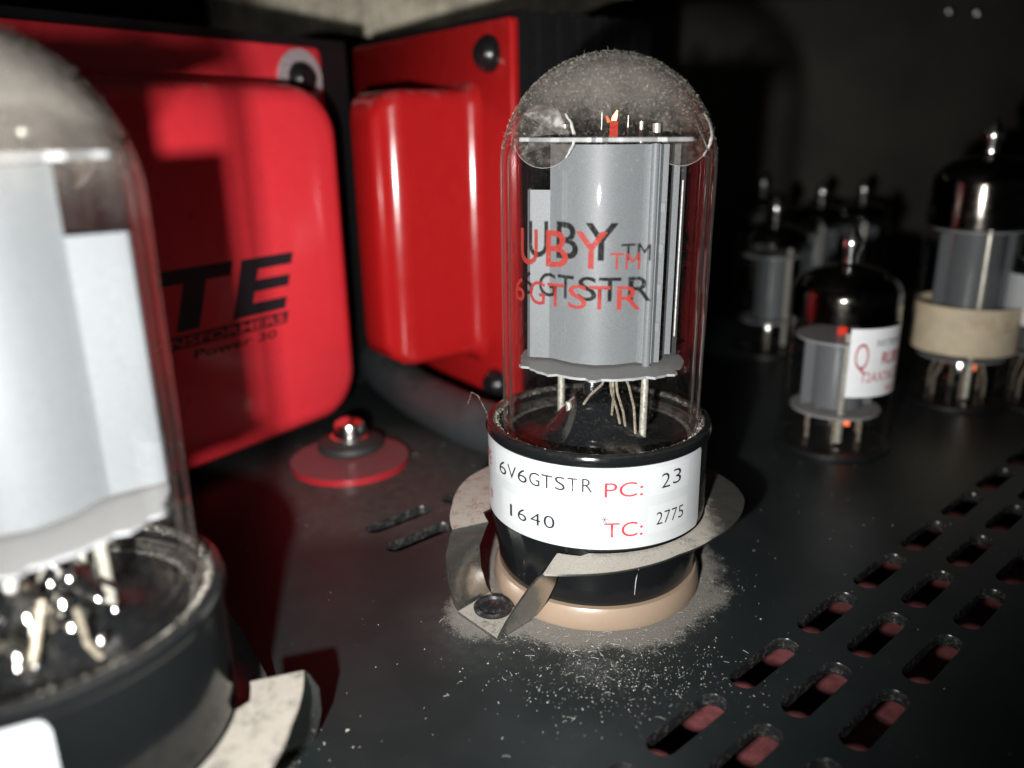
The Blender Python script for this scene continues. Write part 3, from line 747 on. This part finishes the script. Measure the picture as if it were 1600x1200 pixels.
for x, z in ((-1.5, 84.6), (-1.5, 8.2)): head_screw(x, z, -0.1, 3.9, t2)

# black cable lying behind the middle tube
mb = MB(); pth = [(-72, 128, 6), (-66, 108, 6), (-56, 88, 6), (-42, 68, 6), (-28, 52, 6), (-12, 40, 6), (4, 35, 6)]
sm = []
for i in range(len(pth) - 1):
    for t in (0, .34, .67): sm.append(Vector(pth[i]).lerp(Vector(pth[i + 1]), t))
mb.tube(sm, 5.9, 24)
tag(mb.build('cable', 'cable', angle=60), 'thick matte black cable lying between the red transformers and the middle tube', 'cable')

# ------------------------------------------------------------------ small valves
def small_valve(name, label, x, y, R, H, group, anode=(7, 8.5, 33), lab=None, rz=0.0, detail=2, top_dark=0.72, glow=True):
    root = thing(name, label, 'vacuum tube', (x, y, 0), 0, group)
    sh = H - 9.5                                     # shoulder
    pr = [(R * .93, 1.4), (R, 3.0), (R, sh - 5)]
    for i in range(1, 10):
        a = R_(90 * i / 10); pr.append((R * (0.13 + .87 * math.cos(a)), sh - 5 + 6.2 * math.sin(a)))
    pr += [(R * .13, sh + 1.6), (1.5, sh + 3.4), (2.3, sh + 5.0), (2.1, sh + 6.6), (1.2, sh + 8.0), (0.8, sh + 9.0), (0.01, H)]
    MB().lathe([(r + .04, z) for r, z in pr[-7:-1]] + [(0.01, H + .05)], 20).build('glint_tip', 'tip', root)  # shell added over the bulb's nipple to strengthen its glint
    g = MB().lathe([(0.01, 1.2)] + pr, 48).build('glass_bulb', 'glass_small', root, angle=60)
    zt = H * top_dark
    gp = [(max(.01, r - .5), z - .3) for r, z in pr if z > zt and z < sh + 1.4]
    gp = [(R - .5, zt)] + [q for q in gp if q[1] > zt + .3]
    MB().lathe(gp, 48).build('getter_coating', 'getter', root)
    a0, zb, za = anode
    cage = bpy.data.objects.new('electrode_cage', None); C.objects.link(cage); cage.parent = root; cage.rotation_euler = (0, 0, rz)
    cv = MB()
    cv.lathe([(a0 * .72, zb), (a0 * .72, za)], 20); cv.box((-a0, -.5, zb), (a0, .5, za - .5))
    cv.build('anode', 'anode', cage, angle=30)
    for z in (zb - .7, za + .5):
        MB().lathe([(.01, z - .2), (R * .84, z - .2), (R * .84, z + .25), (.01, z + .25)], 32).build('mica_disc', 'mica', cage)
    nr = 6 if detail > 1 else 2
    for i in range(nr):
        a = 2 * math.pi * i / nr + .3; rr = R * .55
        MB().tube([(rr * math.cos(a), rr * math.sin(a), 1.5), (rr * math.cos(a), rr * math.sin(a), 6), (rr * .7 * math.cos(a + .2), rr * .7 * math.sin(a + .2), zb)], .38, 7).build('lead_wire', 'wire', cage)
    MB().tube([(-a0 * .05, -a0 * .8, 2), (-a0 * .05, -a0 * .8, za + 2.5)], .8, 10).build('support_rod', 'rod', cage)
    if glow:
        MB().tube([(.2 * R, -.2 * R, zb - 4.4), (.2 * R, -.2 * R, zb - 1.2)], .7, 8).build('heater', 'glow', cage)
        MB().tube([(0, 0, za + .8), (0, 0, za + 2.2)], 1.0, 8).build('heater', 'glow_red', cage)
    s_ = MB().lathe([(R * .9, 0.02), (R + 1.2, .02), (R + 1.2, .9), (R * .9, .95)], 48, close=True).build('pin_skirt', 'black', root)
    if lab:
        a0_, a1_, z0, z1, mat = lab
        f1, f0 = cylfn(R + .12), cylfn(R + .02); vs = []; fs = []; nn = 40
        for i in range(nn + 1):
            a = a0_ + (a1_ - a0_) * i / nn; vs += [f1(a, z0), f1(a, z1), f0(a, z1), f0(a, z0)]
        for i in range(nn):
            for k in range(4): fs.append((i * 4 + k, i * 4 + 4 + k, i * 4 + 4 + (k + 1) % 4, i * 4 + (k + 1) % 4))
        if a1_ - a0_ < 359: fs += [(0, 1, 2, 3), tuple(nn * 4 + k for k in (3, 2, 1, 0))]
        l_ = MB().add(vs, fs).build('label', mat, g)
        return root, l_, R
    return root, None, R
GA = 'small tubes in the dark at the right'
rA, lA, R1 = small_valve('preamp_tube', 'nearest small glass tube at the right, with a white label printed in red', 52.8, 61.6, 11.3, 48.4, GA, anode=(7.6, 9.0, 24.0), lab=(-8, 80, 14.0, 28.6, 'label2'), top_dark=.60)
fr_ = R1 + .2
ctext('lettering', 'RUBY', 28, 60, 21.0, 2.6, fr_, 'ink_red', lA, .02); ctext('lettering', '12AX7ACZ', 8, 60, 17.3, 2.2, fr_, 'ink_red', lA); ctext('lettering', 'HG+', 38, 58, 14.6, 1.8, fr_, 'ink_red', lA)
ctext('lettering', 'ELECTRON TUBE', 20, 68, 25.0, 1.3, fr_, 'ink_black', lA); ctext('lettering', 'Q', -2, 12, 20.0, 6.0, fr_, 'ink_red', lA, -.01)
rB, lB, R2 = small_valve('output_tube', 'taller glass tube with a cream paper band round it, near the right edge', 92.6, 95.2, 12.1, 69.3, GA, anode=(8.8, 12.5, 43), lab=(-180, 180, 13.8, 25.6, 'cream'), top_dark=.64)
ctext('lettering', 'TESTED', -22, 6, 21.3, 2.0, R2 + .2, 'ink_pale', lB); ctext('lettering', 'EL 84', 20, 50, 20.0, 2.6, R2 + .2, 'ink_pale', lB)
for x, y, lb in ((53.4, 141.5, 'small dark tube farther back, just right of the middle tube, with a pale grey anode'),
                 (83.5, 207.3, 'dim far tube whose glinting tip shows left above the small labelled tube'),
                 (101.3, 216.3, 'dim far tube whose glinting tip shows right above the small labelled tube'),
                 (72.0, 262.0, 'faintest far tube, a single dim glint right of the middle tube')):
    small_valve('preamp_tube', lb, x, y, 10.8, 48.4, GA, anode=(6.6, 11, 30), detail=1, rz=rng.random() * 2, glow=False)
small_valve('output_tube', 'tube with pale label and orange glow, cut off by the right edge', 112, 93, 11.0, 56, GA, anode=(7, 14, 36), lab=(-120, 40, 21, 33, 'label2'), top_dark=.66)

# ------------------------------------------------------------------ dust flakes on the chassis
mb = MB()
def in_slot(x, y):
    for sx, sy in slots:
        dx, dy = x - sx, y - sy; u = abs(dx * ca + dy * sa); v = abs(-dx * sa + dy * ca)
        if u < 7.3 and v < 2.1: return True
    return False
cnt = 0
while cnt < 4200:
    r = rng.random()
    if r < 0.30:
        a = rng.random() * 2 * math.pi; d = 16.4 + abs(rng.normal()) * 3.6; x, y = d * math.cos(a), d * math.sin(a); s = .03 + .05 * rng.random()
    elif r < .55:
        x, y = 3 + rng.normal() * 8, -25 + rng.normal() * 5; s = .04 + .09 * rng.random()
    elif r < .70:
        a = rng.random() * 2 * math.pi; d = 16.4 + abs(rng.normal()) * 5; x, y = -52.2 + d * math.cos(a), -54.8 + d * math.sin(a); s = .08 + .14 * rng.random()
    else:
        x, y = rng.uniform(-70, 75), rng.uniform(-60, 60); s = (.04 + .13 * rng.random() ** 3)
        if rng.random() > .45: continue
    if x * x + y * y < 16.3 ** 2 or (x + 52.2) ** 2 + (y + 54.8) ** 2 < 16.3 ** 2 or in_slot(x, y): continue
    cnt += 1
    if rng.random() < .035:
        a = rng.random() * 6.28; L = .4 + .9 * rng.random(); q = rng.normal() * .5
        mb.tube([(x + L * t * math.cos(a + q * t), y + L * t * math.sin(a + q * t), .06 + .25 * math.sin(3.1 * t) * L * .5) for t in (0, .25, .5, .75, 1)], .028, 3, caps=False)
    else:
        c_ = Vector((x, y, .005)); d = Vector((rng.normal(), rng.normal(), 0)) * s; e = Vector((rng.normal(), rng.normal(), 0)) * s * .7; h = Vector((rng.normal() * s * .3, rng.normal() * s * .3, s * (.5 + rng.random())))
        mb.add([c_, c_ + d, c_ + e, c_ + h], [(0, 1, 2), (0, 1, 3), (1, 2, 3), (0, 2, 3)])
o = mb.build('dust_flakes', 'speck', smooth=False, recalc=False)
tag(o, 'pale dust flakes and lint scattered over the black chassis', 'dust', kind='stuff')
# loose hairs near the middle tube
for k, p in enumerate(([(-20.5, 4, 27), (-19.5, 2, 29.6), (-18.3, 1, 29.3), (-16.9, 0, 26.9)], [(-17.2, -6, 10.5), (-18.6, -7.5, 9), (-18.9, -8.2, 7.4), (-18.2, -8.6, 6.2)])):
    sm = [Vector(p[i]).lerp(Vector(p[i + 1]), t) for i in range(3) for t in (0, .5)] + [Vector(p[3])]
    MB().tube(sm, .025, 4).build('hair', 'fuzz', base1)
